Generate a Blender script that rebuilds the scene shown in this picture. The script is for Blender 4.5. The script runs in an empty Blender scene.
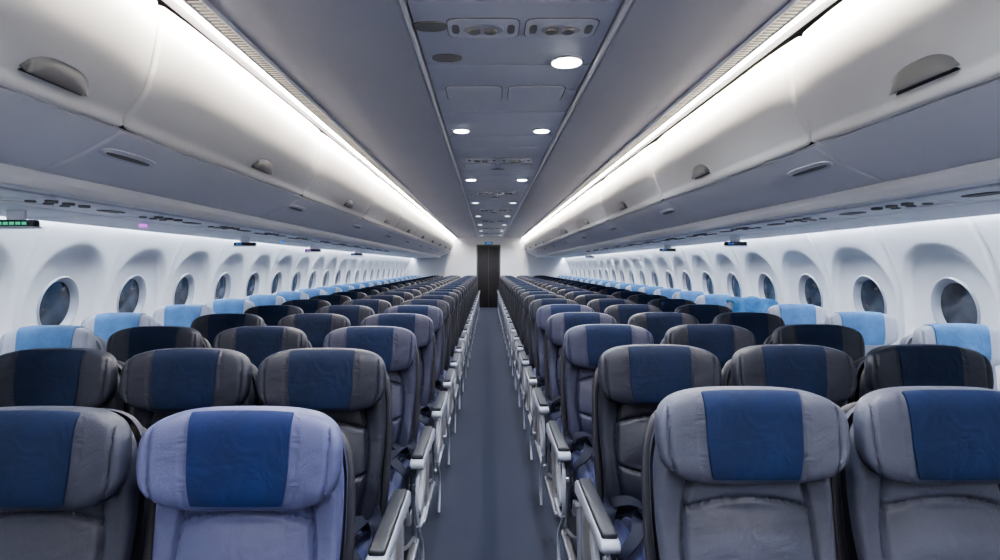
import bpy, bmesh, math
from mathutils import Vector
import numpy as np

CZ=1.45
Y0,Y1=-2.6,20.0
scene=bpy.context.scene
COL=scene.collection
try:
    scene.view_settings.look='AgX - Medium High Contrast'
    scene.view_settings.exposure=.3
except Exception: pass

# ---------------------------------------------------------------- materials
def mat(name,col,rough=.5,metal=0.0,bump=0.0,bscale=200,var=0.0,vscale=3,spec=.5,coat=0,emit=None,es=0,crease=0,cscale=14):
    m=bpy.data.materials.new(name); m.use_nodes=True
    nt=m.node_tree; b=nt.nodes['Principled BSDF']
    b.inputs['Base Color'].default_value=(*col,1)
    b.inputs['Roughness'].default_value=rough
    b.inputs['Metallic'].default_value=metal
    b.inputs['Specular IOR Level'].default_value=spec
    b.inputs['Coat Weight'].default_value=coat
    if emit:
        b.inputs['Emission Color'].default_value=(*emit,1); b.inputs['Emission Strength'].default_value=es
    tc=nt.nodes.new('ShaderNodeTexCoord')
    if var>0:
        n=nt.nodes.new('ShaderNodeTexNoise'); n.inputs['Scale'].default_value=vscale; n.inputs['Detail'].default_value=3
        nt.links.new(tc.outputs['Object'],n.inputs['Vector'])
        r=nt.nodes.new('ShaderNodeValToRGB')
        r.color_ramp.elements[0].position=.3; r.color_ramp.elements[1].position=.7
        r.color_ramp.elements[0].color=(*[c*(1-var) for c in col],1)
        r.color_ramp.elements[1].color=(*[min(1,c*(1+var)) for c in col],1)
        nt.links.new(n.outputs['Fac'],r.inputs['Fac']); nt.links.new(r.outputs['Color'],b.inputs['Base Color'])
    last=None
    if crease>0:
        n=nt.nodes.new('ShaderNodeTexNoise'); n.inputs['Scale'].default_value=cscale; n.inputs['Detail'].default_value=2; n.inputs['Distortion'].default_value=1.2
        nt.links.new(tc.outputs['Object'],n.inputs['Vector'])
        bp=nt.nodes.new('ShaderNodeBump'); bp.inputs['Strength'].default_value=crease; bp.inputs['Distance'].default_value=.02
        nt.links.new(n.outputs['Fac'],bp.inputs['Height']); last=bp
    if bump>0:
        n=nt.nodes.new('ShaderNodeTexNoise'); n.inputs['Scale'].default_value=bscale; n.inputs['Detail'].default_value=2
        nt.links.new(tc.outputs['Object'],n.inputs['Vector'])
        bp=nt.nodes.new('ShaderNodeBump'); bp.inputs['Strength'].default_value=bump; bp.inputs['Distance'].default_value=.002
        nt.links.new(n.outputs['Fac'],bp.inputs['Height'])
        if last: nt.links.new(last.outputs['Normal'],bp.inputs['Normal'])
        last=bp
    if last: nt.links.new(last.outputs['Normal'],b.inputs['Normal'])
    return m

M={}
M['wall']=mat('sidewall_plastic',(.83,.85,.89),.5,var=.01,spec=.3)
M['ceil']=mat('ceiling_panel_plastic',(.46,.465,.53),.5,var=.03,vscale=1)
M['ceilc']=mat('ceiling_centre_plastic',(.62,.63,.70),.45,var=.03,vscale=1)
M['groove']=mat('dark_groove',(.03,.03,.035),.7)
M['bin']=mat('bin_door_plastic',(.92,.895,.85),.6,var=.01,vscale=1,spec=.25)
M['binlow']=mat('bin_lower_plastic',(.90,.90,.95),.42,var=.02,vscale=1,spec=.35)
M['rail']=mat('rail_plastic',(.85,.85,.88),.4)
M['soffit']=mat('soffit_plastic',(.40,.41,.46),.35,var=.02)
M['psu']=mat('service_panel_plastic',(.84,.85,.90),.35)
M['vent']=mat('ceiling_vent_plastic',(.72,.73,.79),.4)
M['latch']=mat('latch_grey',(.17,.17,.175),.35)
M['latchshade']=mat('latch_painted_shadow',(.05,.05,.055),.5)  # for the dark strip below each latch: its shadow, put into colour
M['bulk']=mat('bulkhead_laminate',(.60,.62,.68),.5,var=.03)
M['door']=mat('door_laminate',(.018,.017,.020),.6,var=.2,vscale=6,spec=.2)
M['doorframe']=mat('door_frame_plastic',(.05,.05,.055),.5)
M['alu']=mat('brushed_aluminium',(.42,.43,.48),.35,.8)
M['lightgrey']=mat('armrest_shell_plastic',(.30,.32,.39),.4)
M['darkpad']=mat('armrest_pad',(.018,.020,.026),.45,bump=.2,spec=.35)
M['belt']=mat('belt_webbing',(.004,.006,.018),.7,bump=.4,bscale=500,spec=.25)
M['shell']=mat('seat_shell_plastic',(.022,.022,.030),.45)
M['pane']=mat('dimmed_window_glass',(.050,.056,.072),.12,var=.6,vscale=7,coat=.5)
M['wframe']=mat('window_frame_plastic',(.42,.45,.52),.35)
M['sign']=mat('sign_housing',(.02,.022,.025),.35)
M['green']=mat('green_indicator',(.02,.2,.1),.5,emit=(.1,.9,.45),es=.5)
M['violet']=mat('violet_indicator',(.3,.1,.4),.5,emit=(.75,.2,.9),es=.9)
M['blueind']=mat('blue_indicator',(.05,.1,.3),.5,emit=(.1,.35,1),es=.4)
M['exit']=mat('exit_sign_face',(.02,.1,.3),.5,emit=(.1,.4,.9),es=.8)
M['cove']=mat('cove_led_diffuser',(.9,.9,.85),.5,emit=(1,.935,.85),es=106)
M['wash']=mat('sidewall_led_diffuser',(.9,.9,.95),.5,emit=(.85,.92,1),es=90)
M['lamp']=mat('downlight_diffuser',(.95,.95,.95),.5,emit=(.95,.98,1),es=14)
M['lampfar']=mat('downlight_diffuser_dim',(.9,.9,.9),.5,emit=(.93,.96,1),es=3)
M['lampring']=mat('downlight_ring',(.6,.6,.62),.35)
M['speaker']=mat('speaker_mesh',(.17,.165,.17),.6,bump=.5,bscale=400)
M['cushion']=mat('seat_pan_fabric',(.038,.045,.12),.6,bump=.4,bscale=400,var=.1,vscale=10)
M['blanket']=mat('blue_blanket_cloth',(.05,.14,.29),.85,bump=.5,bscale=300,var=.25,vscale=12,crease=.4,cscale=14,spec=.2)
# carpet
m=bpy.data.materials.new('carpet'); m.use_nodes=True; nt=m.node_tree; b=nt.nodes['Principled BSDF']
tc=nt.nodes.new('ShaderNodeTexCoord')
n=nt.nodes.new('ShaderNodeTexNoise'); n.inputs['Scale'].default_value=220; n.inputs['Detail'].default_value=3
r=nt.nodes.new('ShaderNodeValToRGB')
r.color_ramp.elements[0].position=.32;r.color_ramp.elements[1].position=.68
r.color_ramp.elements[0].color=(.015,.018,.030,1); r.color_ramp.elements[1].color=(.036,.041,.063,1)
nt.links.new(tc.outputs['Object'],n.inputs['Vector'])
nt.links.new(n.outputs['Fac'],r.inputs['Fac']); nt.links.new(r.outputs['Color'],b.inputs['Base Color']); b.inputs['Roughness'].default_value=.95; b.inputs['Specular IOR Level'].default_value=.2
bp=nt.nodes.new('ShaderNodeBump'); bp.inputs['Strength'].default_value=.4; bp.inputs['Distance'].default_value=.003
nt.links.new(n.outputs['Fac'],bp.inputs['Height']); nt.links.new(bp.outputs['Normal'],b.inputs['Normal'])
M['carpet']=m
# perforated grille
m=bpy.data.materials.new('perforated_grille'); m.use_nodes=True; nt=m.node_tree; b=nt.nodes['Principled BSDF']
tc=nt.nodes.new('ShaderNodeTexCoord'); sp=nt.nodes.new('ShaderNodeSeparateXYZ'); nt.links.new(tc.outputs['Object'],sp.inputs[0])
mu=nt.nodes.new('ShaderNodeMath'); mu.operation='MULTIPLY'; mu.inputs[1].default_value=34
fr=nt.nodes.new('ShaderNodeMath'); fr.operation='FRACT'; gt=nt.nodes.new('ShaderNodeMath'); gt.operation='GREATER_THAN'; gt.inputs[1].default_value=.5
nt.links.new(sp.outputs['Y'],mu.inputs[0]); nt.links.new(mu.outputs[0],fr.inputs[0]); nt.links.new(fr.outputs[0],gt.inputs[0])
mxc=nt.nodes.new('ShaderNodeMix'); mxc.data_type='RGBA'
mxc.inputs[6].default_value=(.90,.86,.79,1); mxc.inputs[7].default_value=(.10,.09,.08,1)
nt.links.new(gt.outputs[0],mxc.inputs[0]); nt.links.new(mxc.outputs[2],b.inputs['Base Color']); b.inputs['Roughness'].default_value=.5
M['grille']=m
SEATC={'dark':((.0165,.0185,.030),(.0028,.0085,.031)),  # leather, cover; all but dark and pale have stronger light in their colour
       'slate':((.032,.035,.066),(.0035,.011,.042)),
       'grey':((.052,.057,.084),(.0035,.0125,.048)),
       'lavender':((.066,.074,.155),(.004,.013,.062)),
       'charcoal':((.030,.033,.052),(.003,.010,.038)),
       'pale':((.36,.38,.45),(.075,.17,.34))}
for k,(c1,c2) in SEATC.items():
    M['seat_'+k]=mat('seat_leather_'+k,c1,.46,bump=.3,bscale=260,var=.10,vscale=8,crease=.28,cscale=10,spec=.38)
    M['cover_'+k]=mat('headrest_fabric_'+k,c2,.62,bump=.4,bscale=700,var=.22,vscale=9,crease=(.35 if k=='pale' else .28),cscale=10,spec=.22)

# ---------------------------------------------------------------- mesh helpers
def mesh(name,verts,faces,mt,smooth=True,weld=False,bevel=0,angle=35):
    me=bpy.data.meshes.new(name)
    me.from_pydata([tuple(v) for v in verts],[],faces); 
    bm=bmesh.new(); bm.from_mesh(me)
    if weld: bmesh.ops.remove_doubles(bm,verts=bm.verts,dist=1e-5)
    bmesh.ops.recalc_face_normals(bm,faces=bm.faces)
    if bevel>0:
        ed=[e for e in bm.edges if len(e.link_faces)==2 and e.calc_face_angle(0)>math.radians(25)]
        bmesh.ops.bevel(bm,geom=ed,offset=bevel,segments=3,profile=.5,affect='EDGES',clamp_overlap=True)
    bm.to_mesh(me); bm.free()
    for p in me.polygons: p.use_smooth=smooth
    if smooth:
        try: me.set_sharp_from_angle(angle=math.radians(angle))
        except Exception: pass
    for q in (mt if isinstance(mt,list) else [mt]): me.materials.append(q)
    return me
def addobj(name,data,parent=None,loc=(0,0,0),rot=(0,0,0),**props):
    o=bpy.data.objects.new(name,data); COL.objects.link(o); o.location=loc; o.rotation_euler=rot
    if parent: o.parent=parent
    for k,v in props.items(): o[k]=v
    return o
def thing(name,label,cat,loc,group=None,data=None,rot=(0,0,0)):
    o=addobj(name,data,None,loc,rot,label=label,category=cat)
    if group: o['group']=group
    return o
def boxm(name,x0,x1,y0,y1,z0,z1,mt,bevel=.004):
    v=[(x,y,z) for x in(x0,x1) for y in(y0,y1) for z in(z0,z1)]
    f=[(0,1,3,2),(4,6,7,5),(0,4,5,1),(2,3,7,6),(0,2,6,4),(1,5,7,3)]
    return mesh(name,v,f,mt,bevel=bevel)
def prism(name,pts,a0,a1,axis,mt,bevel=0,smooth=True):
    """extrude closed 2-D polygon. axis 'y': pts are (x,z); axis 'x': pts are (y,z); axis 'z': pts (x,y)"""
    n=len(pts); v=[]
    for a in (a0,a1):
        for p,q in pts:
            v.append({'y':(p,a,q),'x':(a,p,q),'z':(p,q,a)}[axis])
    f=[tuple(range(n)),tuple(range(2*n-1,n-1,-1))]
    f+=[(i,(i+1)%n,n+(i+1)%n,n+i) for i in range(n)]
    return mesh(name,v,f,mt,bevel=bevel,smooth=smooth)
def tube(name,pts,r,mt,seg=10,smooth_path=True):
    P=[Vector(p) for p in pts]
    if smooth_path and len(P)>2:
        Q=[]
        for i in range(len(P)-1):
            p0=P[max(i-1,0)];p1=P[i];p2=P[i+1];p3=P[min(i+2,len(P)-1)]
            for t in np.linspace(0,1,6,endpoint=False):
                Q.append(.5*((2*p1)+(-p0+p2)*t+(2*p0-5*p1+4*p2-p3)*t*t+(-p0+3*p1-3*p2+p3)*t**3))
        Q.append(P[-1]); P=Q
    v=[];f=[]
    for i,p in enumerate(P):
        d=(P[min(i+1,len(P)-1)]-P[max(i-1,0)]).normalized()
        a=d.cross(Vector((1,0,.01))); 
        if a.length<.1: a=d.cross(Vector((0,0,1)))
        a.normalize(); b=d.cross(a)
        for k in range(seg):
            t=2*math.pi*k/seg; v.append(p+r*(math.cos(t)*a+math.sin(t)*b))
    for i in range(len(P)-1):
        for k in range(seg):
            f.append((i*seg+k,i*seg+(k+1)%seg,(i+1)*seg+(k+1)%seg,(i+1)*seg+k))
    f.append(tuple(range(seg))); f.append(tuple((len(P)-1)*seg+k for k in range(seg)))
    return mesh(name,v,f,mt)
def ribbon(name,pts,wdir,width,mt,th=.004):
    P=[Vector(p) for p in pts]; Q=[]
    for i in range(len(P)-1):
        p0=P[max(i-1,0)];p1=P[i];p2=P[i+1];p3=P[min(i+2,len(P)-1)]
        for t in np.linspace(0,1,6,endpoint=False):
            Q.append(.5*((2*p1)+(-p0+p2)*t+(2*p0-5*p1+4*p2-p3)*t*t+(-p0+3*p1-3*p2+p3)*t**3))
    Q.append(P[-1]); P=Q
    w=Vector(wdir).normalized(); v=[];f=[]; n=len(P)
    for i,p in enumerate(P):
        d=(P[min(i+1,n-1)]-P[max(i-1,0)]).normalized(); nn=d.cross(w).normalized()
        sd=nn.cross(d).normalized()*width/2
        for q in(p-sd,p+sd,p+sd+nn*th,p-sd+nn*th): v.append(q)
    for i in range(n-1):
        for k in range(4): f.append((i*4+k,i*4+(k+1)%4,i*4+4+(k+1)%4,i*4+4+k))
    b=(n-1)*4; f+=[(0,1,2,3),(b,b+1,b+2,b+3)]
    return mesh(name,v,f,mt)
def join_meshes(name,ms):
    bm=bmesh.new()
    mats=[]
    for me in ms:
        base=len(bm.faces)
        bm.from_mesh(me)
        bm.faces.ensure_lookup_table()
        for mt in me.materials:
            if mt not in mats: mats.append(mt)
        idx=mats.index(me.materials[0])
        for f in bm.faces[base:]: f.material_index=idx
    out=bpy.data.meshes.new(name); bm.to_mesh(out); bm.free()
    for mt in mats: out.materials.append(mt)
    return out
def cushion(name,a,b,t,n,m,N,post,mt,pw=1.55):
    v=[];f=[]
    for s in (-1,1):
        off=len(v)
        for j in range(N+1):
            for i in range(N+1):
                u=-1+2*i/N; w=-1+2*j/N
                rho=max(abs(u),abs(w))
                if rho<1e-9: x=z=0; r2=0
                else:
                    r2=1-(1-rho)**pw
                    th=math.atan2(w,u); c,sn=math.cos(th),math.sin(th)
                    R=1/((abs(c)**n+abs(sn)**n)**(1/n))
                    x=a*r2*R*c; z=b*r2*R*sn
                y=s*t/2*max(0,1-r2**m)**(1/m)
                v.append(post(x,y,z,s))
        for j in range(N):
            for i in range(N):
                k=off+j*(N+1)+i
                f.append((k,k+1,k+N+2,k+N+1))
    return mesh(name,v,f,mt,weld=True,angle=70)
def ellipse_disc(name,rx,ry,z0,z1,mt,seg=40,n=2.0,bevel=0):
    pts=[]
    for k in range(seg):
        t=2*math.pi*k/seg; c,s=math.cos(t),math.sin(t); R=1/((abs(c)**n+abs(s)**n)**(1/n))
        pts.append((rx*R*c,ry*R*s))
    return prism(name,pts,z0,z1,'z',mt,bevel=bevel)

# ---------------------------------------------------------------- SHELL
def structure(name,me,loc=(0,0,0)):
    o=addobj(name,me,None,loc); o['kind']='structure'; return o
structure('floor',boxm('floor',-2.85,2.85,Y0,Y1,-.06,0,M['carpet'],0))

WP=[(0,2.74),(.4,2.82),(.8,2.86),(1.2,2.85),(1.5,2.775),(1.74,2.64)]
WFIT=np.polyfit([p[0] for p in WP],[p[1] for p in WP],4)
def smooth01(t): t=np.clip(t,0,1); return t*t*(3-2*t)
AW,AH,AC=.368,.46,1.13      # arch recess
WW,WH,WC=.166,.180,1.180    # window opening
def wallX(ph,Z):
    X=np.polyval(WFIT,Z)
    e=((np.abs(ph)/AW)**2.3+(np.abs(Z-AC)/AH)**2.3)**(1/2.3)
    X=X+.036*smooth01((1.0-e)/.13)+.045*smooth01((.90-e)/.9)
    return X+.016*np.exp(-((np.abs(ph)-.4)/.011)**2)
def build_wall(name,sgn,wy):
    ys=np.arange(Y0,Y1+1e-6,.02); zs=np.linspace(0,1.74,88)
    Yg,Zg=np.meshgrid(ys,zs,indexing='ij')
    ph=(Yg-wy+.4)%.8-.4
    ew=np.sqrt((ph/WW)**2+((Zg-WC)/WH)**2)
    inside=ew<1.0
    k=np.where(inside,1/np.maximum(ew,.05),1.0)
    ph2=ph*k; Z2=WC+(Zg-WC)*k; Y2=Yg+(ph2-ph)
    X=wallX(ph2,Z2)
    ny,nz=Yg.shape
    v=np.stack([sgn*X,Y2,Z2],-1).reshape(-1,3)
    ins=inside.reshape(-1)
    f=[]
    for i in range(ny-1):
        for j in range(nz-1):
            q0=i*nz+j
            q=(q0,q0+1,q0+nz+1,q0+nz)
            if ins[q[0]] and ins[q[1]] and ins[q[2]] and ins[q[3]]: continue
            f.append(q if sgn<0 else q[::-1])
    me=bpy.data.meshes.new(name); me.from_pydata(v.tolist(),[],f)
    for p in me.polygons: p.use_smooth=True
    me.materials.append(M['wall'])
    return structure(name,me)
WLY,WRY=3.89,3.58
build_wall('wall_left',-1,WLY); build_wall('wall_right',1,WRY)
XW=float(wallX(0.0,WC))
def ringmesh(name,prof,seg,mt,cap=False):
    v=[];f=[]
    for (k,xo) in prof:
        for s in range(seg):
            t=2*math.pi*s/seg
            y=WW*k*math.cos(t); z=WH*k*math.sin(t)
            kk=max(k,1.0)
            xx=float(wallX(WW*kk*math.cos(t),WC+WH*kk*math.sin(t)))
            v.append((xx-XW+xo,y,z))
    P=len(prof)
    for i in range(P-1):
        for s in range(seg):
            f.append((i*seg+s,i*seg+(s+1)%seg,(i+1)*seg+(s+1)%seg,(i+1)*seg+s))
    if cap:
        v.append((sum(q[0] for q in v[-seg:])/seg,0,0)); c=len(v)-1; b=(P-1)*seg
        for s in range(seg): f.append((c,b+s,b+(s+1)%seg))
    return mesh(name,v,f,mt,angle=60)
frm=ringmesh('window_frame',[(1.13,.004),(1.11,-.006),(1.07,-.012),(1.02,-.008),(.98,.006),(.93,.026),(.90,.040)],56,M['wframe'])
pane=ringmesh('pane',[(.97,.030),(.90,.032)],56,M['pane'],cap=True)
wn=0
for sgn,w0 in((-1,WLY),(1,WRY)):
    k=-8
    while w0+.8*k<Y1-.3:
        y=w0+.8*k; k+=1
        if y<Y0+.3: continue
        wn+=1
        o=addobj('window_%d'%wn,frm,None,(sgn*XW,y,WC),(0,0,0 if sgn>0 else math.pi)); o['kind']='structure'
        addobj('pane',pane,o)

# side profiles (X magnitude, Z above camera)
PROF={-1:dict(door=[(1.178,.950),(1.182,.86),(1.195,.775),(1.218,.68),(1.252,.60),(1.300,.54)],cx=-.337,g0=1.036,g1=1.100,l1=1.162),
       1:dict(door=[(1.272,.950),(1.250,.86),(1.240,.775),(1.246,.69),(1.270,.61),(1.305,.54)],cx=.545,g0=1.121,g1=1.185,l1=1.250)}
LOW=[(1.335,.488),(1.37,.464),(1.43,.430),(1.52,.386),(1.60,.355),(1.64,.345)]
def smoothpoly(P,n=6):
    Q=[]
    for i in range(len(P)-1):
        p=[np.array(P[max(i-1,0)]),np.array(P[i]),np.array(P[i+1]),np.array(P[min(i+2,len(P)-1)])]
        for t in np.linspace(0,1,n,endpoint=False):
            Q.append(tuple(.5*(2*p[1]+(-p[0]+p[2])*t+(2*p[0]-5*p[1]+4*p[2]-p[3])*t*t+(-p[0]+3*p[1]-3*p[2]+p[3])*t**3)))
    Q.append(tuple(P[-1])); return Q

ZC=1.02
L,R=PROF[-1],PROF[1]
cl,cr=L['cx'],R['cx']
side_l=prism('s',[(cl,CZ+1.010),(cl-.012,CZ+.998),(-.70,CZ+.985),(-L['g0'],CZ+.975),(-L['g0'],CZ+1.10),(cl,CZ+1.10)],Y0,Y1,'y',M['ceil'])
side_r=prism('s',[(cr,CZ+1.010),(cr+.012,CZ+.998),(.85,CZ+.985),(R['g0'],CZ+.975),(R['g0'],CZ+1.10),(cr,CZ+1.10)],Y0,Y1,'y',M['ceil'])
structure('ceiling',join_meshes('ceiling',[side_l,side_r]))
tn=0
def trim(me,loc=(0,0,0)):
    global tn; tn+=1
    return structure('trim_%d'%tn,me,loc)
trim(boxm('channel',cl-.01,cr+.01,Y0,Y1,CZ+1.05,CZ+1.09,M['groove'],0))
ty=-2.6; ci=0
tlen=[.70,.42,.48]
while ty<Y1-.1:
    ln=tlen[ci%3]; y1=min(ty+ln,Y1)
    o=thing('ceiling_tile','grey plastic centre ceiling tile above the aisle','ceiling tile',(0,0,0),'centre ceiling tiles',
       boxm('ceiling_tile',cl+.026,cr-.026,ty+.006,y1-.006,CZ+ZC-.005,CZ+1.05,M['ceilc'],.005))
    ty=y1; ci+=1
for s in(-1,1):
    c=cl if s<0 else cr
    a=sorted([c-s*.002,c-s*.016])
    trim(boxm('edge',a[0],a[1],Y0,Y1,CZ+.996,CZ+1.05,M['rail'],.002))

def cove(s):
    p=PROF[s]
    a=sorted([s*p['g0'],s*p['g1']])
    trim(boxm('grille',a[0],a[1],Y0,Y1,CZ+.962,CZ+.985,M['grille'],.002))
    for e in (p['g0'],p['g1']):
        a=sorted([s*(e-.006),s*(e+.006)])
        trim(boxm('lip',a[0],a[1],Y0,Y1,CZ+.957,CZ+.99,M['rail'],.002))
    trim(prism('roof',[(s*p['g1'],CZ+.985),(s*(p['l1']+.09),CZ+1.02),(s*(p['l1']+.09),CZ+1.05),(s*p['g1'],CZ+1.05)],Y0,Y1,'y',M['rail']))
    y=Y0
    while y<Y1-.1:
        y1=min(y+1.9,Y1-.02)
        o=thing('cove_light','long white LED strip glowing above the overhead bins','light strip',(0,0,0),'cove light strips')
        a=sorted([s*(p['g1']+.004),s*(p['g1']+.038)])
        addobj('diffuser',boxm('diffuser',a[0],a[1],y+.01,y1-.01,CZ+.964,CZ+.990,M['cove'],.003),o)
        y=y1 if y1<Y1-.03 else Y1
for s in(-1,1): cove(s)

# ---------------------------------------------------------------- overhead bins
def offset_poly(P,d):
    out=[]
    for i in range(len(P)):
        a=np.array(P[max(i-1,0)]);b=np.array(P[min(i+1,len(P)-1)]);t=(b-a)/np.linalg.norm(b-a)
        nrm=np.array([-t[1],t[0]])
        out.append((P[i][0]+d*nrm[0],P[i][1]+d*nrm[1]))
    return out
def panelmesh(name,P,s,ln,th,mt,inset,edge,edeep,bulge,bdeep):
    """edge: crisp rounded rim; bulge: long gentle pillow towards the ends"""
    n=len(P)
    ts=[0,edge*.12,edge*.35,edge*.7,edge]+[edge+(bulge-edge)*q for q in(.15,.3,.45,.6,.8,1)]
    def off(t):
        o=0
        if t<edge: o+=edeep*(1-t/edge)**2.5
        if t<bulge: o+=bdeep*(1-t/bulge)**2
        return o
    stat=[(inset+t,off(t)) for t in ts]; stat=stat+[(ln-a,b) for a,b in stat[::-1]]
    v=[];f=[]
    for y,o in stat:
        F=offset_poly(P,o); B=offset_poly(P,th+o)
        v+=[(s*x,y,CZ+z) for x,z in F]+[(s*x,y,CZ+z) for x,z in B[::-1]]
    m2=2*n
    for j in range(len(stat)-1):
        for i in range(m2):
            f.append((j*m2+i,j*m2+(i+1)%m2,(j+1)*m2+(i+1)%m2,(j+1)*m2+i))
    f.append(tuple(range(m2))); f.append(tuple((len(stat)-1)*m2+i for i in range(m2)))
    return mesh(name,v,f,mt,angle=50)
cache={}
def make_bin(s,y0,ln,hy,label):
    p=PROF[s]; key=(s,round(ln,3))
    D=smoothpoly(p['door'],6)
    lip=D+[(1.305,.530),(1.304,.515),(1.306,.502),(1.314,.494),(1.325,.491)]
    LO=smoothpoly(LOW,5)
    if key not in cache:
        door=panelmesh('door',lip,s,ln,.018,M['bin'],.007,.020,.012,.30,.012)
        low=panelmesh('lower_panel',LO,s,ln,.02,M['binlow'],.005,.012,.009,.10,.002)
        body=prism('body',[(s*1.335,CZ+.93),(s*1.395,CZ+.51),(s*1.68,CZ+.392),(s*2.35,CZ+.42),(s*2.35,CZ+.93)],.004,ln-.004,'y',M['groove'],bevel=.004)
        cache[key]=(door,low,body)
    door,low,body=cache[key]
    o=thing('overhead_bin',label,'overhead bin',(0,y0,0),'overhead bins')
    addobj('body',body,o)
    d=addobj('door',door,o)
    addobj('lower_panel',low,o)
    k2=('latch',s)
    if k2 not in cache:
        arc=[0]
        for i in range(1,len(D)): arc.append(arc[-1]+math.dist(D[i],D[i-1]))
        tot=arc[-1]
        def surf(h,off):
            q=tot-h
            i=max(k for k in range(len(D)-1) if arc[k]<=q+1e-9)
            fr=(q-arc[i])/(arc[i+1]-arc[i])
            P2=offset_poly(D,-off)
            return (P2[i][0]*(1-fr)+P2[i+1][0]*fr,P2[i][1]*(1-fr)+P2[i+1][1]*fr)
        def halfoval(nm,W0,H0,h0,depth,mt,sc2=.95,flip=False):
            v=[];f=[]; NU,NV=28,8
            for layer,sc in enumerate([1.0,sc2]):
                for j in range(NV+1):
                    for i in range(NU+1):
                        u=-1+2*i/NU
                        top=H0*(max(0,1-abs(u)**2.6))**.5
                        h=h0+top*sc*j/NV
                        dep=(0 if layer==0 else depth*(1-.85*(j/NV)**1.5))
                        x,z=surf(h,dep); v.append((s*x,u*W0*sc,CZ+z))
            W=NU+1; T=(NV+1)*W
            for j in range(NV):
                for i in range(NU):
                    k=j*W+i; f.append((k,k+1,k+W+1,k+W)); f.append((T+k,T+k+W,T+k+W+1,T+k+1))
            for i in range(NU):
                f.append((i,T+i,T+i+1,i+1)); k=NV*W+i; f.append((k,k+1,T+k+1,T+k))
            return mesh(nm,v,f,mt,angle=50)
        cache[k2]=halfoval('latch',.130,.062,.016,.024,M['latch'])
        cache[('shade',s)]=halfoval('latch_shadow',.126,.020,.004,.003,M['latchshade'],.99)  # painted shadow strip along the latch's lower edge
        def oval(cx,wid,hei,off,mt,nm):
            vv=[];seg=36
            arcL=[0]
            for i in range(1,len(LO)): arcL.append(arcL[-1]+math.dist(LO[i],LO[i-1]))
            P2=offset_poly(LO,-off); P3=offset_poly(LO,.002)
            def at(PP,q):
                i=max(k for k in range(len(LO)-1) if arcL[k]<=q); fr=(q-arcL[i])/(arcL[i+1]-arcL[i])
                return (PP[i][0]*(1-fr)+PP[i+1][0]*fr,PP[i][1]*(1-fr)+PP[i+1][1]*fr)
            for PP,sc in((P3,1),(P2,.96)):
                for k in range(seg):
                    t=2*math.pi*k/seg;c,sn=math.cos(t),math.sin(t);Rr=1/((abs(c)**3+abs(sn)**3)**(1/3))
                    x,z=at(PP,cx+hei*sc*Rr*sn); vv.append((s*x,wid*sc*Rr*c,CZ+z))
            ff=[tuple(range(seg)),tuple(range(2*seg-1,seg-1,-1))]+[(k,(k+1)%seg,seg+(k+1)%seg,seg+k) for k in range(seg)]
            return mesh(nm,vv,ff,mt,angle=50)
        cache[('grip',s)]=(oval(.110,.17,.028,.005,M['vent'],'grip_surround'),oval(.113,.14,.010,.0075,M['latch'],'grip_slot'))
    la=addobj('latch',cache[k2],d,(0,hy-y0,0),label='grey half-oval latch on bin door')
    addobj('latch_shadow',cache[('shade',s)],la)
    gs,gl=cache[('grip',s)]
    g=addobj('grip',gs,o,(0,.20,0)); addobj('grip_slot',gl,g,(0,0,0))
for s,seam in((-1,2.09),(1,2.36)):
    y=seam-4.0; 
    while y<Y1-.2:
        ln=min(2.0,Y1-y)
        if ln<.8: 
            ln=Y1-y
        if abs(y-(seam-2.0))<.01: hy=1.71
        else: hy=y+(1.18 if s<0 else 1.13)
        if hy>y+ln-.2: hy=y+ln/2
        make_bin(s,y,ln,hy,'cream curved overhead bin with grey half-oval latch')
        y+=2.0
    trim(prism('rail',[(s*1.635,CZ+.345),(s*1.640,CZ+.315),(s*1.665,CZ+.285),(s*1.70,CZ+.278),(s*1.73,CZ+.285),(s*1.73,CZ+.36),(s*1.65,CZ+.36)],Y0,Y1,'y',M['rail'],bevel=.003))
    trim(prism('soffit',[(s*1.745,CZ+.292),(s*2.10,CZ+.290),(s*2.58,CZ+.268),(s*2.60,CZ+.275),(s*2.60,CZ+.34),(s*1.745,CZ+.37)],Y0,Y1,'y',M['soffit'],bevel=.003))
    trim(prism('soffit_gap',[(s*1.72,CZ+.31),(s*1.76,CZ+.31),(s*1.76,CZ+.36),(s*1.72,CZ+.36)],Y0,Y1,'y',M['groove']))
    trim(prism('wash_roof',[(s*2.59,CZ+.318),(s*2.74,CZ+.318),(s*2.74,CZ+.35),(s*2.59,CZ+.35)],Y0,Y1,'y',M['rail']))
    y=Y0
    while y<Y1-.1:
        y1=min(y+1.6,Y1)
        o=thing('sidewall_light','cool white LED strip washing down the window wall','light strip',(0,0,0),'sidewall light strips')
        a=sorted([s*2.606,s*2.636])
        addobj('diffuser',boxm('diffuser',a[0],a[1],y+.01,y1-.01,CZ+.304,CZ+.3195,M['wash'],.002),o)
        y=y1
trim(boxm('crown',-2.9,2.9,Y0,Y1,CZ+1.12,CZ+1.15,M['groove'],0))
for s in(-1,1):
    a=sorted([s*2.42,s*2.9]); trim(boxm('crown_side',a[0],a[1],Y0,Y1,CZ+.40,CZ+.44,M['groove'],0))

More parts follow.
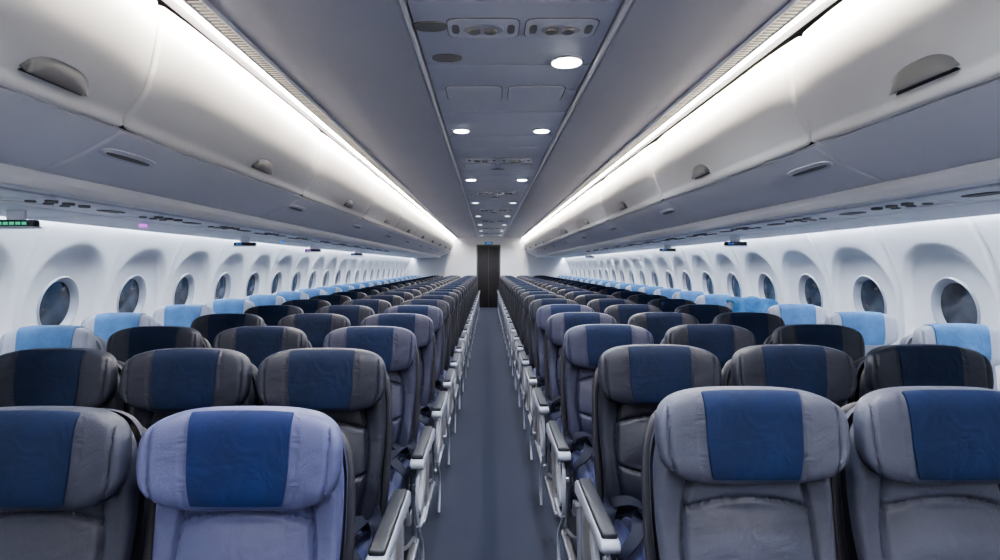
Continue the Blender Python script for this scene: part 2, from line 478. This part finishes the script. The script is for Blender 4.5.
# ---------------------------------------------------------------- passenger service panels
ps_plate={}
for s in(-1,1):
    ps_plate[s]=join_meshes('plate',[
      prism('p',[(s*1.775,CZ+.280),(s*2.13,CZ+.278),(s*2.13,CZ+.2935),(s*1.775,CZ+.2955)],.014,.39,'y',M['psu'],bevel=.003),
      prism('p',[(s*1.775,CZ+.280),(s*2.13,CZ+.278),(s*2.13,CZ+.2935),(s*1.775,CZ+.2955)],.405,.786,'y',M['psu'],bevel=.003),
      prism('p',[(s*2.15,CZ+.277),(s*2.55,CZ+.259),(s*2.55,CZ+.274),(s*2.15,CZ+.2935)],.014,.786,'y',M['psu'],bevel=.003)])
zp=CZ+.2785
noz=ellipse_disc('air_nozzle',.024,.024,-.010,.004,M['speaker'],24,bevel=.003)
rl=ellipse_disc('reading_light',.020,.020,-.006,.004,M['speaker'],24)
spk=ellipse_disc('speaker',.04,.08,-.003,.004,M['speaker'],30,3)
slot=ellipse_disc('mask_door',.05,.14,-.004,.004,M['rail'],30,5,bevel=.002)
for s,d0 in((-1,1.3),(1,1.4)):
    for k in range(-4,23):
        y=d0+.8*k-.55
        if y<Y0 or y>Y1-.8: continue
        o=thing('service_panel','pale grey overhead service panel with nozzles and reading lights','service panel',(0,y,0),'passenger service panels')
        addobj('plate',ps_plate[s],o)
        if y<11:
            for i in range(3):
                addobj('air_nozzle',noz,o,(s*1.86,.10+.10*i,zp)); addobj('reading_light',rl,o,(s*1.95,.10+.10*i,zp))
            addobj('mask_door',slot,o,(s*2.06,.20,zp)); addobj('speaker',spk,o,(s*1.92,.58,zp))
for s,y,mm,lab in((-1,3.75,'violet','small violet indicator lamp under the service panel'),(-1,6.3,'blueind','small blue indicator lamp under the service panel')):
    o=thing('indicator_lamp',lab,'indicator lamp',(s*2.25,y,CZ+.251),None,ellipse_disc('indicator_lamp',.02,.035,0,.022,M[mm],20))
def display(s,y,ind,lab):
    o=thing('hanging_display',lab,'display sign',(s*2.28,y,CZ+.188),'hanging display signs')
    addobj('housing',boxm('housing',-.10,.10,-.022,.022,0,.034,M['sign'],.008),o)
    addobj('edge_trim',boxm('edge_trim',-.106,.106,-.024,.024,-.008,.002,M['rail'],.003),o)
    addobj('bracket',boxm('bracket',-.045,.045,-.008,.008,.032,.081,M['rail'],.003),o)
    bars=[boxm('b',-.075+.030*i,-.054+.030*i,-.0245,-.021,.010,.024,M[ind],0) for i in range(5 if ind=='green' else 2)]
    addobj('indicator',join_meshes('indicator',bars),o)
for s,y,i in((-1,2.78,'green'),(-1,5.4,'blueind'),(-1,7.5,'violet'),(-1,10.0,'blueind'),(1,5.3,'blueind'),(1,7.3,'blueind'),(1,12.9,'blueind')):
    display(s,y,i,'small black hanging display with %s lights'%{'green':'green','blueind':'blue','violet':'violet'}[i])

# ---------------------------------------------------------------- ceiling fixtures
zc=CZ+ZC-.005
ring=ellipse_disc('ring',.084,.084,-.008,.004,M['lampring'],40,bevel=.003)
lens=ellipse_disc('lens',.072,.072,-.011,-.007,M['lamp'],40)
ring2=ellipse_disc('ring',.070,.070,-.008,.004,M['lampring'],40,bevel=.003)
lens2=ellipse_disc('lens',.055,.055,-.011,-.007,M['lamp'],40)
lens3=ellipse_disc('lens',.048,.048,-.011,-.007,M['lampfar'],40)
def downlight(x,y,big=False,energy=None):
    o=thing('ceiling_downlight','round white ceiling downlight, switched on','ceiling light',(x,y,zc),'ceiling downlights')
    addobj('ring',ring if big else ring2,o); addobj('lens',lens if big else (lens2 if y<7 else lens3),o)
    ld=bpy.data.lights.new('downlight_beam','SPOT'); ld.energy=energy or 90; ld.spot_size=math.radians(150); ld.spot_blend=.8; ld.shadow_soft_size=.07; ld.color=(.84,.90,1)
    addobj('bulb',ld,o,(0,0,-.03))
downlight(.39,2.85,True)
y=4.3
while y<Y1-.5:
    downlight(-.20,y); downlight(.40,y); y+=2.45
for y in(1.2,-.8): downlight(-.20,y); downlight(.40,y)  # out-of-view pairs added to light the front row
ov=ellipse_disc('speaker_mesh',.072,.05,-.006,.004,M['speaker'],36,2.3,bevel=.002)
def ceiling_speaker(x,y):
    o=thing('ceiling_speaker','dark oval speaker grille in ceiling tile','speaker',(x,y,zc),'ceiling speakers'); addobj('grille',ov,o)
fr_o=ellipse_disc('frame',.15,.095,-.006,.004,M['vent'],40,7,bevel=.002)
fr_g=ellipse_disc('surround',.155,.101,-.003,.004,M['latch'],40,7)
fr_i=ellipse_disc('recess',.085,.05,-.010,-.004,M['ceil'],36,2.3,bevel=.002)
fr_k=ellipse_disc('knob',.028,.028,-.022,-.006,M['speaker'],24,2,bevel=.004)
fr_s=ellipse_disc('slot',.016,.045,-.008,-.004,M['speaker'],24,3)
def vent(x,y,lab='rectangular ceiling vent unit with oval recess'):
    o=thing('ceiling_vent',lab,'air vent',(x,y,zc),'ceiling vents')
    addobj('surround',fr_g,o); addobj('frame',fr_o,o); addobj('recess',fr_i,o); addobj('knob',fr_k,o,(-.04,0,0)); addobj('knob',fr_k,o,(.03,0,0)); addobj('slot',fr_s,o,(.118,0,0)); addobj('slot',fr_s,o,(-.118,0,0))
ceiling_speaker(-.245,2.43); ceiling_speaker(-.20,2.80)
vent(-.02,2.45); vent(.31,2.45)
hx_g=ellipse_disc('surround',.165,.145,-.002,.004,M['latch'],40,10)
hx_p=ellipse_disc('cover',.159,.139,-.006,.004,M['ceilc'],40,10,bevel=.002)
def hatch(x,y):
    o=thing('ceiling_hatch','square grey access hatch in ceiling tile','ceiling hatch',(x,y,zc),'ceiling hatches')
    addobj('surround',hx_g,o); addobj('cover',hx_p,o)
y=3.38
while y<Y1-1:
    hatch(-.08,y); hatch(.28,y); y+=2.45
y=5.5
while y<Y1-1:
    vent(-.06,y); vent(.27,y); 
    ceiling_speaker(.10,y+.5); y+=2.45

# ---------------------------------------------------------------- end walls
DX0,DX1,DH=-.38,.415,2.17
def frontwall():
    parts=[boxm('a',-2.95,DX0,Y1,Y1+.06,0,CZ+1.14,M['bulk'],0),boxm('b',DX1,2.95,Y1,Y1+.06,0,CZ+1.14,M['bulk'],0),boxm('c',DX0,DX1,Y1,Y1+.06,DH,CZ+1.14,M['bulk'],0)]
    return join_meshes('wall_front',parts)
structure('wall_front',frontwall())
structure('wall_back',boxm('wall_back',-2.95,2.95,Y0-.06,Y0,0,CZ+1.14,M['wall'],0))
d=structure('door_1',boxm('door',DX0+.03,DX1-.03,Y1+.005,Y1+.045,.01,DH-.03,M['door'],.004))
addobj('door_frame',join_meshes('door_frame',[boxm('f',DX0-.02,DX0+.03,Y1-.02,Y1+.05,0,DH,M['doorframe'],.003),boxm('f',DX1-.03,DX1+.02,Y1-.02,Y1+.05,0,DH,M['doorframe'],.003),boxm('f',DX0-.02,DX1+.02,Y1-.02,Y1+.05,DH-.03,DH+.02,M['doorframe'],.003)]),d)
addobj('door_panel_seam',boxm('s',.01,.025,Y1-.003,Y1+.006,.02,DH-.04,M['doorframe'],0),d)
o=thing('exit_sign','small blue lit exit sign above the door','exit sign',(.02,Y1-.03,2.24),None)
addobj('housing',boxm('housing',-.13,.13,-.02,.03,-.04,.04,M['sign'],.008),o)
addobj('face',boxm('face',-.10,.10,-.026,-.019,-.026,.026,M['exit'],.002),o)

# ---------------------------------------------------------------- SEATS
def recl(z): return (z-.45)*.13
HZ,HA,HB,HT=1.024,.236,.110,.090
YB=-.005
def groove(d,w=.0065,dep=.016): return dep*math.exp(-(d/w)**2)
def smooth_s(t): t=max(0,min(1,t)); return t*t*(3-2*t)
def post_back(x,y,z,s):
    Z=.765+z
    k=1-.05*math.exp(-((Z-.62)/.12)**2)-.04*max(0,(Z-.93)/.15)
    x2=x*k
    dy=0
    if s<0:
        ax=abs(x2); 
        sx=.135+.030*math.cos((Z-.74)*7.5)
        dy+=groove(ax-sx)
        if ax<sx:
            dy+=groove(Z-(.835+.030*(1-(x2/sx)**2)))+groove(Z-(.68-.03*(1-(x2/sx)**2)))
            dy+=-.016*(1-(x2/sx)**2)*abs(math.sin((Z-.53)*math.pi/.155))
        else: dy-=.024*smooth_s((ax-sx)/.07)
        dy-=.02*math.exp(-((Z-.66)/.12)**2)
    return (x2,YB+.07+y+dy+recl(Z),Z)
def post_head(x,y,z,s):
    Z=HZ+z; k=1
    if z<0: k=1-.10*(z/HB)**2
    else: k=1-.02*(z/HB)**2
    wing=-.030*(abs(x)/HA)**3
    dy=0
    if s<0: dy+=groove(abs(x)-.132,.003,.004)+groove(abs(x)-.210,.004,.009)
    zz=Z+.005*math.cos(x/HA*math.pi/2)
    if z<0: zz-=.012*(1-(x/HA)**2)*abs(z/HB)
    return (x*k,YB-.009+y+wing+dy+recl(Z),zz)
def post_shell(x,y,z,s):
    Z=.745+z
    k=1-.06*max(0,(.75-Z)/.3)
    return (x*k,YB+.115+y+recl(Z)-.02*(abs(x)/.24)**4,Z)
def post_seat(x,y,z,s):
    X,Y,Zt=x,z,-y
    dz=0
    if s<0:
        dz-=groove(abs(X)-.165)+ (groove(Y+.0) if abs(X)<.165 else 0)
        dz+=.012*math.sin((Y+.25)*math.pi/.5)
    if Y<0: dz-=.035*(Y/-.25)**2
    return (X,Y-.245,.465+Zt+dz)
HN,HM=4.0,4.2
def cover_mesh(mt,w=.110,top=68,bot=50,name='headrest_cover',pad=.004,wav=0):
    a,b,t=HA+pad,HB+pad,HT+3*pad; n,m=HN,HM
    NX,NP=(26,60) if not wav else (48,80); v=[];f=[]
    for off in(0,-.005):
        for j in range(NP+1):
            ph=math.radians(-bot)+ math.radians(bot+top)*j/NP
            for i in range(NX+1):
                u=-1+2*i/NX
                x=w*u*(1+.05*math.sin(ph))
                zm=b*(1-abs(x/a)**n)**(1/n)
                sp,cp=math.sin(ph),math.cos(ph)
                z=zm*math.copysign(abs(sp)**(2/3.4),sp)
                rho=min(1,(abs(x/a)**n+abs(z/b)**n)**(1/n))
                y=(t/2+off)*max(0,1-rho**m)**(1/m)*(-1 if cp>0 else 1)
                q=post_head(x,y,z*(1+off/b),1)
                if wav:
                    fold=.5+.5*math.sin(u*7+1.3*math.sin(ph*2.1)); 
                    hang=max(0,-sp)
                    q=(q[0]*(1-.12*hang)+.02*math.sin(ph*3),q[1]-(wav*fold)*(1 if cp>0 else -1),q[2]+wav*.7*fold*max(0,sp)-hang*.10*(1+.35*math.sin(u*4+.6)))
                v.append(q)
    W=NX+1;T=(NP+1)*W
    for j in range(NP):
        for i in range(NX):
            k=j*W+i; f.append((k,k+1,k+W+1,k+W)); f.append((T+k,T+k+W,T+k+W+1,T+k+1))
        k=j*W; f.append((k,k+W,T+k+W,T+k)); k=j*W+NX; f.append((k,T+k,T+k+W,k+W))
    for i in range(NX):
        f.append((i,T+i,T+i+1,i+1)); k=NP*W+i; f.append((k,k+1,T+k+1,T+k))
    return mesh(name,v,f,mt,angle=60)
SM={}
def seatmesh(kind,col):
    key=(kind,col)
    if key in SM: return SM[key]
    L=M['seat_'+col] if col else None
    if kind=='backrest': me=cushion('backrest',.226,.320,.13,5.0,3.2,120,post_back,L,1.25)
    elif kind=='headrest': me=cushion('headrest',HA,HB,HT,HN,HM,64,post_head,L)
    elif kind=='headrest_cover': me=cover_mesh(M['cover_'+col],*((.140,115,45) if col=='pale' else (.117,72,44)))
    elif kind=='back_shell': me=cushion('back_shell',.243,.335,.05,5,3,36,post_shell,M['lightgrey'] if col=='pale' else M['shell'])
    elif kind=='seat_cushion': me=cushion('seat_cushion',.228,.25,.12,5,2.6,56,post_seat,L if col=='pale' else M['cushion'])
    elif kind=='seat_frame':
        me=join_meshes('seat_frame',[tube('a',[(-.24,-.38,.36),(.24,-.38,.36)],.018,M['alu'],smooth_path=False),tube('b',[(-.24,-.08,.36),(.24,-.08,.36)],.018,M['alu'],smooth_path=False),boxm('c',-.21,.21,-.44,-.03,.375,.41,M['shell'],.01)])
    elif kind=='leg':
        me=join_meshes('leg',[tube('a',[(0,-.38,.36),(0,-.41,.2),(0,-.44,.02)],.015,M['alu']),tube('b',[(0,-.08,.36),(0,.0,.2),(0,.07,.02)],.015,M['alu']),tube('c',[(0,-.41,.22),(0,-.2,.13),(0,.04,.06)],.009,M['alu']),boxm('d',-.02,.02,-.48,.12,0,.022,M['alu'],.006)])
    elif kind=='seat_belt':
        me=join_meshes('seat_belt',[ribbon('a',[(-.215,-.02,.52),(-.20,-.10,.585),(-.15,-.20,.62),(-.08,-.29,.575),(-.03,-.33,.545)],(0,1,.0),.05,M['belt']),
            ribbon('b',[(.215,-.02,.52),(.19,-.12,.570),(.17,-.24,.590),(.12,-.33,.560),(.07,-.38,.538)],(1,0,0),.05,M['belt'])])
    elif kind=='loose_l' or kind=='loose_r':
        q=-1 if kind=='loose_l' else 1
        me=join_meshes('loose_belt',[ribbon('a',[(q*.20,-.04,.54),(q*.225,-.12,.60),(q*.245,-.22,.575),(q*.252,-.30,.50),(q*.25,-.33,.40),(q*.248,-.30,.33)],(0,1,.3),.048,M['belt']),
           ribbon('b',[(q*.19,-.10,.56),(q*.15,-.20,.59),(q*.17,-.30,.57),(q*.235,-.38,.53),(q*.250,-.42,.44)],(0,1,.2),.048,M['belt']),
           boxm('c',q*.235-.006,q*.235+.022,-.34,-.29,.29,.35,M['alu'],.004)])
    elif kind=='buckle': me=boxm('buckle',-.035,.035,-.03,.03,0,.018,M['alu'],.005)
    elif kind=='armrest':
        me=prism('armrest',[(-.50,.615),(-.515,.635),(-.50,.655),(-.10,.662),(-.02,.64),(-.02,.60),(-.12,.605)],-.024,.024,'x',M['darkpad'],bevel=.008)
    elif kind=='armrest_shell':
        me=prism('armrest',[(-.495,.600),(-.523,.608),(-.530,.628),(-.515,.644),(-.06,.652),(.0,.63),(.01,.58),(-.10,.586),(-.40,.600)],-.029,.029,'x',M['lightgrey'],bevel=.009)
    elif kind=='armrest_pad':
        me=boxm('armrest_pad',-.0245,.0245,-.505,-.06,.640,.662,M['darkpad'],.009)
    elif kind=='side_panel':
        out=smoothpoly([(-.16,.60),(-.18,.52),(-.23,.43),(-.32,.35),(-.24,.30),(-.06,.29),(.02,.36),(.03,.50),(.01,.60)],5)
        me=prism('side_panel',out,-.011,.011,'x',M['lightgrey'],bevel=.005)
    elif kind=='panel_inset':
        out=smoothpoly([(-.125,.565),(-.145,.50),(-.18,.42),(-.22,.36),(-.17,.33),(-.08,.325),(-.03,.39),(-.02,.49),(-.035,.565)],4)
        me=prism('panel_inset',out,-.014,.014,'x',M['latch'],bevel=.003)
    elif kind=='bumper':
        me=join_meshes('bumper',[tube('b',[(0,-.45,.60),(0,-.50,.54),(0,-.51,.44),(0,-.46,.33),(0,-.34,.22),(0,-.31,.12),(0,-.36,.02)],.008,M['lightgrey']),
            tube('c',[(0,-.485,.36),(0,-.38,.315),(0,-.20,.315)],.008,M['lightgrey'])])
    SM[key]=me; return me

def make_seat(x,y,col,side,level,label,armx=None,hdz=0):
    o=thing('airplane_chair',label,'airplane seat',(x,y,0),'economy seats')
    addobj('backrest',seatmesh('backrest',col),o)
    addobj('seat_cushion',seatmesh('seat_cushion','pale' if col=='pale' else ''),o)
    h=addobj('headrest',seatmesh('headrest',col),o,(0,0,hdz))
    addobj('headrest_cover',seatmesh('headrest_cover',col),h,label='blue fabric headrest cover')
    addobj('back_shell',seatmesh('back_shell','pale' if col=='pale' else ''),o,(0,0,hdz))
    if level<2: addobj('seat_frame',seatmesh('seat_frame',''),o)
    if level<1:
        b=addobj('seat_belt',seatmesh('seat_belt',''),o); addobj('buckle',seatmesh('buckle',''),b,(-.03,-.34,.54),(0,0,-.5))
        if side: addobj('loose_belt',seatmesh('loose_r' if side>0 else 'loose_l',''),o)
    if side:
        ax=side*.305
        a=addobj('armrest',seatmesh('armrest_shell',''),o,(ax,0,0)); addobj('armrest_pad',seatmesh('armrest_pad',''),a)
        p=addobj('side_panel',seatmesh('side_panel',''),o,(side*.290,0,0)); addobj('panel_inset',seatmesh('panel_inset',''),p)
        addobj('bumper',seatmesh('bumper',''),o,(side*.305,0,0))
        addobj('leg',seatmesh('leg',''),o,(side*.22,0,0))
    else:
        if level<2: addobj('leg',seatmesh('leg',''),o,(.0,0,0))
    if armx is not None and level<2: addobj('armrest',seatmesh('armrest',''),o,(armx,0,0))
NR=23
LABEL={'dark':'dark grey leather airplane seat with navy headrest cover',
 'slate':'slate leather airplane seat, light painted in, navy cover',
 'grey':'mid grey leather seat, light painted in, blue cover',
 'lavender':'lavender-grey leather seat, light painted in, blue cover',
 'charcoal':'charcoal leather airplane seat, light painted in, dark blue cover',
 'pale':'pale grey airplane seat with light blue headrest cover'}
for k in range(NR):
    lv=0 if k<5 else (1 if k<9 else 2)
    y=1.3+.8*k
    xs=[-.59,-1.13,-1.69,-2.40]
    if k==0: xs=[-.580,-1.085,-1.59,-2.3]
    if k==1: xs=[-.615,-1.118,-1.62,-2.25]
    if k==2: xs=[-.60,-1.16,-1.70,-2.25]
    for i,x in enumerate(xs):
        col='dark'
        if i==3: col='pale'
        elif k==0: col='lavender' if i==0 else 'charcoal'  # front row: stronger light painted into the seat colour
        elif i==0 and k in(2,3,4): col='slate'  # aisle seats catching more light: lighter copy of the dark leather
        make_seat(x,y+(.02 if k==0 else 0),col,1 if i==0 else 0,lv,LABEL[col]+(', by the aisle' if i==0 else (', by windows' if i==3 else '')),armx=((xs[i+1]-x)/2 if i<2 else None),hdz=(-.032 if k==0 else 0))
    y=1.4+.8*k
    xs=[.625,1.17,1.74,2.49]
    if k==0: xs=[.655,1.158,1.66,2.4]
    if k==1: xs=[.665,1.185,1.71,2.4]
    if k==2: xs=[.635,1.17,1.74,2.49]
    for i,x in enumerate(xs):
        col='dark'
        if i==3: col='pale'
        elif k==0: col='grey'  # same front-row brightening, painted into the seats
        elif i==0 and k in(2,3,4): col='slate'  # aisle light painted in, as on the left
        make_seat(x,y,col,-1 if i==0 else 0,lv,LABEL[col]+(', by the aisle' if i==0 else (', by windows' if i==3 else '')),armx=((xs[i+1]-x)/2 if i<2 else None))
# rumpled blanket draped over a seat
bl=cover_mesh(M['blanket'],.205,140,62,'blanket',.010,.018)
thing('blanket','rumpled blue blanket draped over a window-side seat headrest','blanket',(2.49,5.4,0),None,bl)

# ---------------------------------------------------------------- world, camera
w=bpy.data.worlds.new('world'); scene.world=w; w.use_nodes=True
w.node_tree.nodes['Background'].inputs[0].default_value=(.2,.25,.35,1); w.node_tree.nodes['Background'].inputs[1].default_value=.2
cd=bpy.data.cameras.new('camera'); cam=bpy.data.objects.new('camera',cd); COL.objects.link(cam)
cam.location=(0,0,CZ); cam.rotation_euler=(math.radians(90),0,0)
cd.sensor_width=36; cd.lens=575/1000*36; cd.shift_x=.012; cd.shift_y=-.014; cd.clip_start=.05; cd.clip_end=100
scene.camera=cam
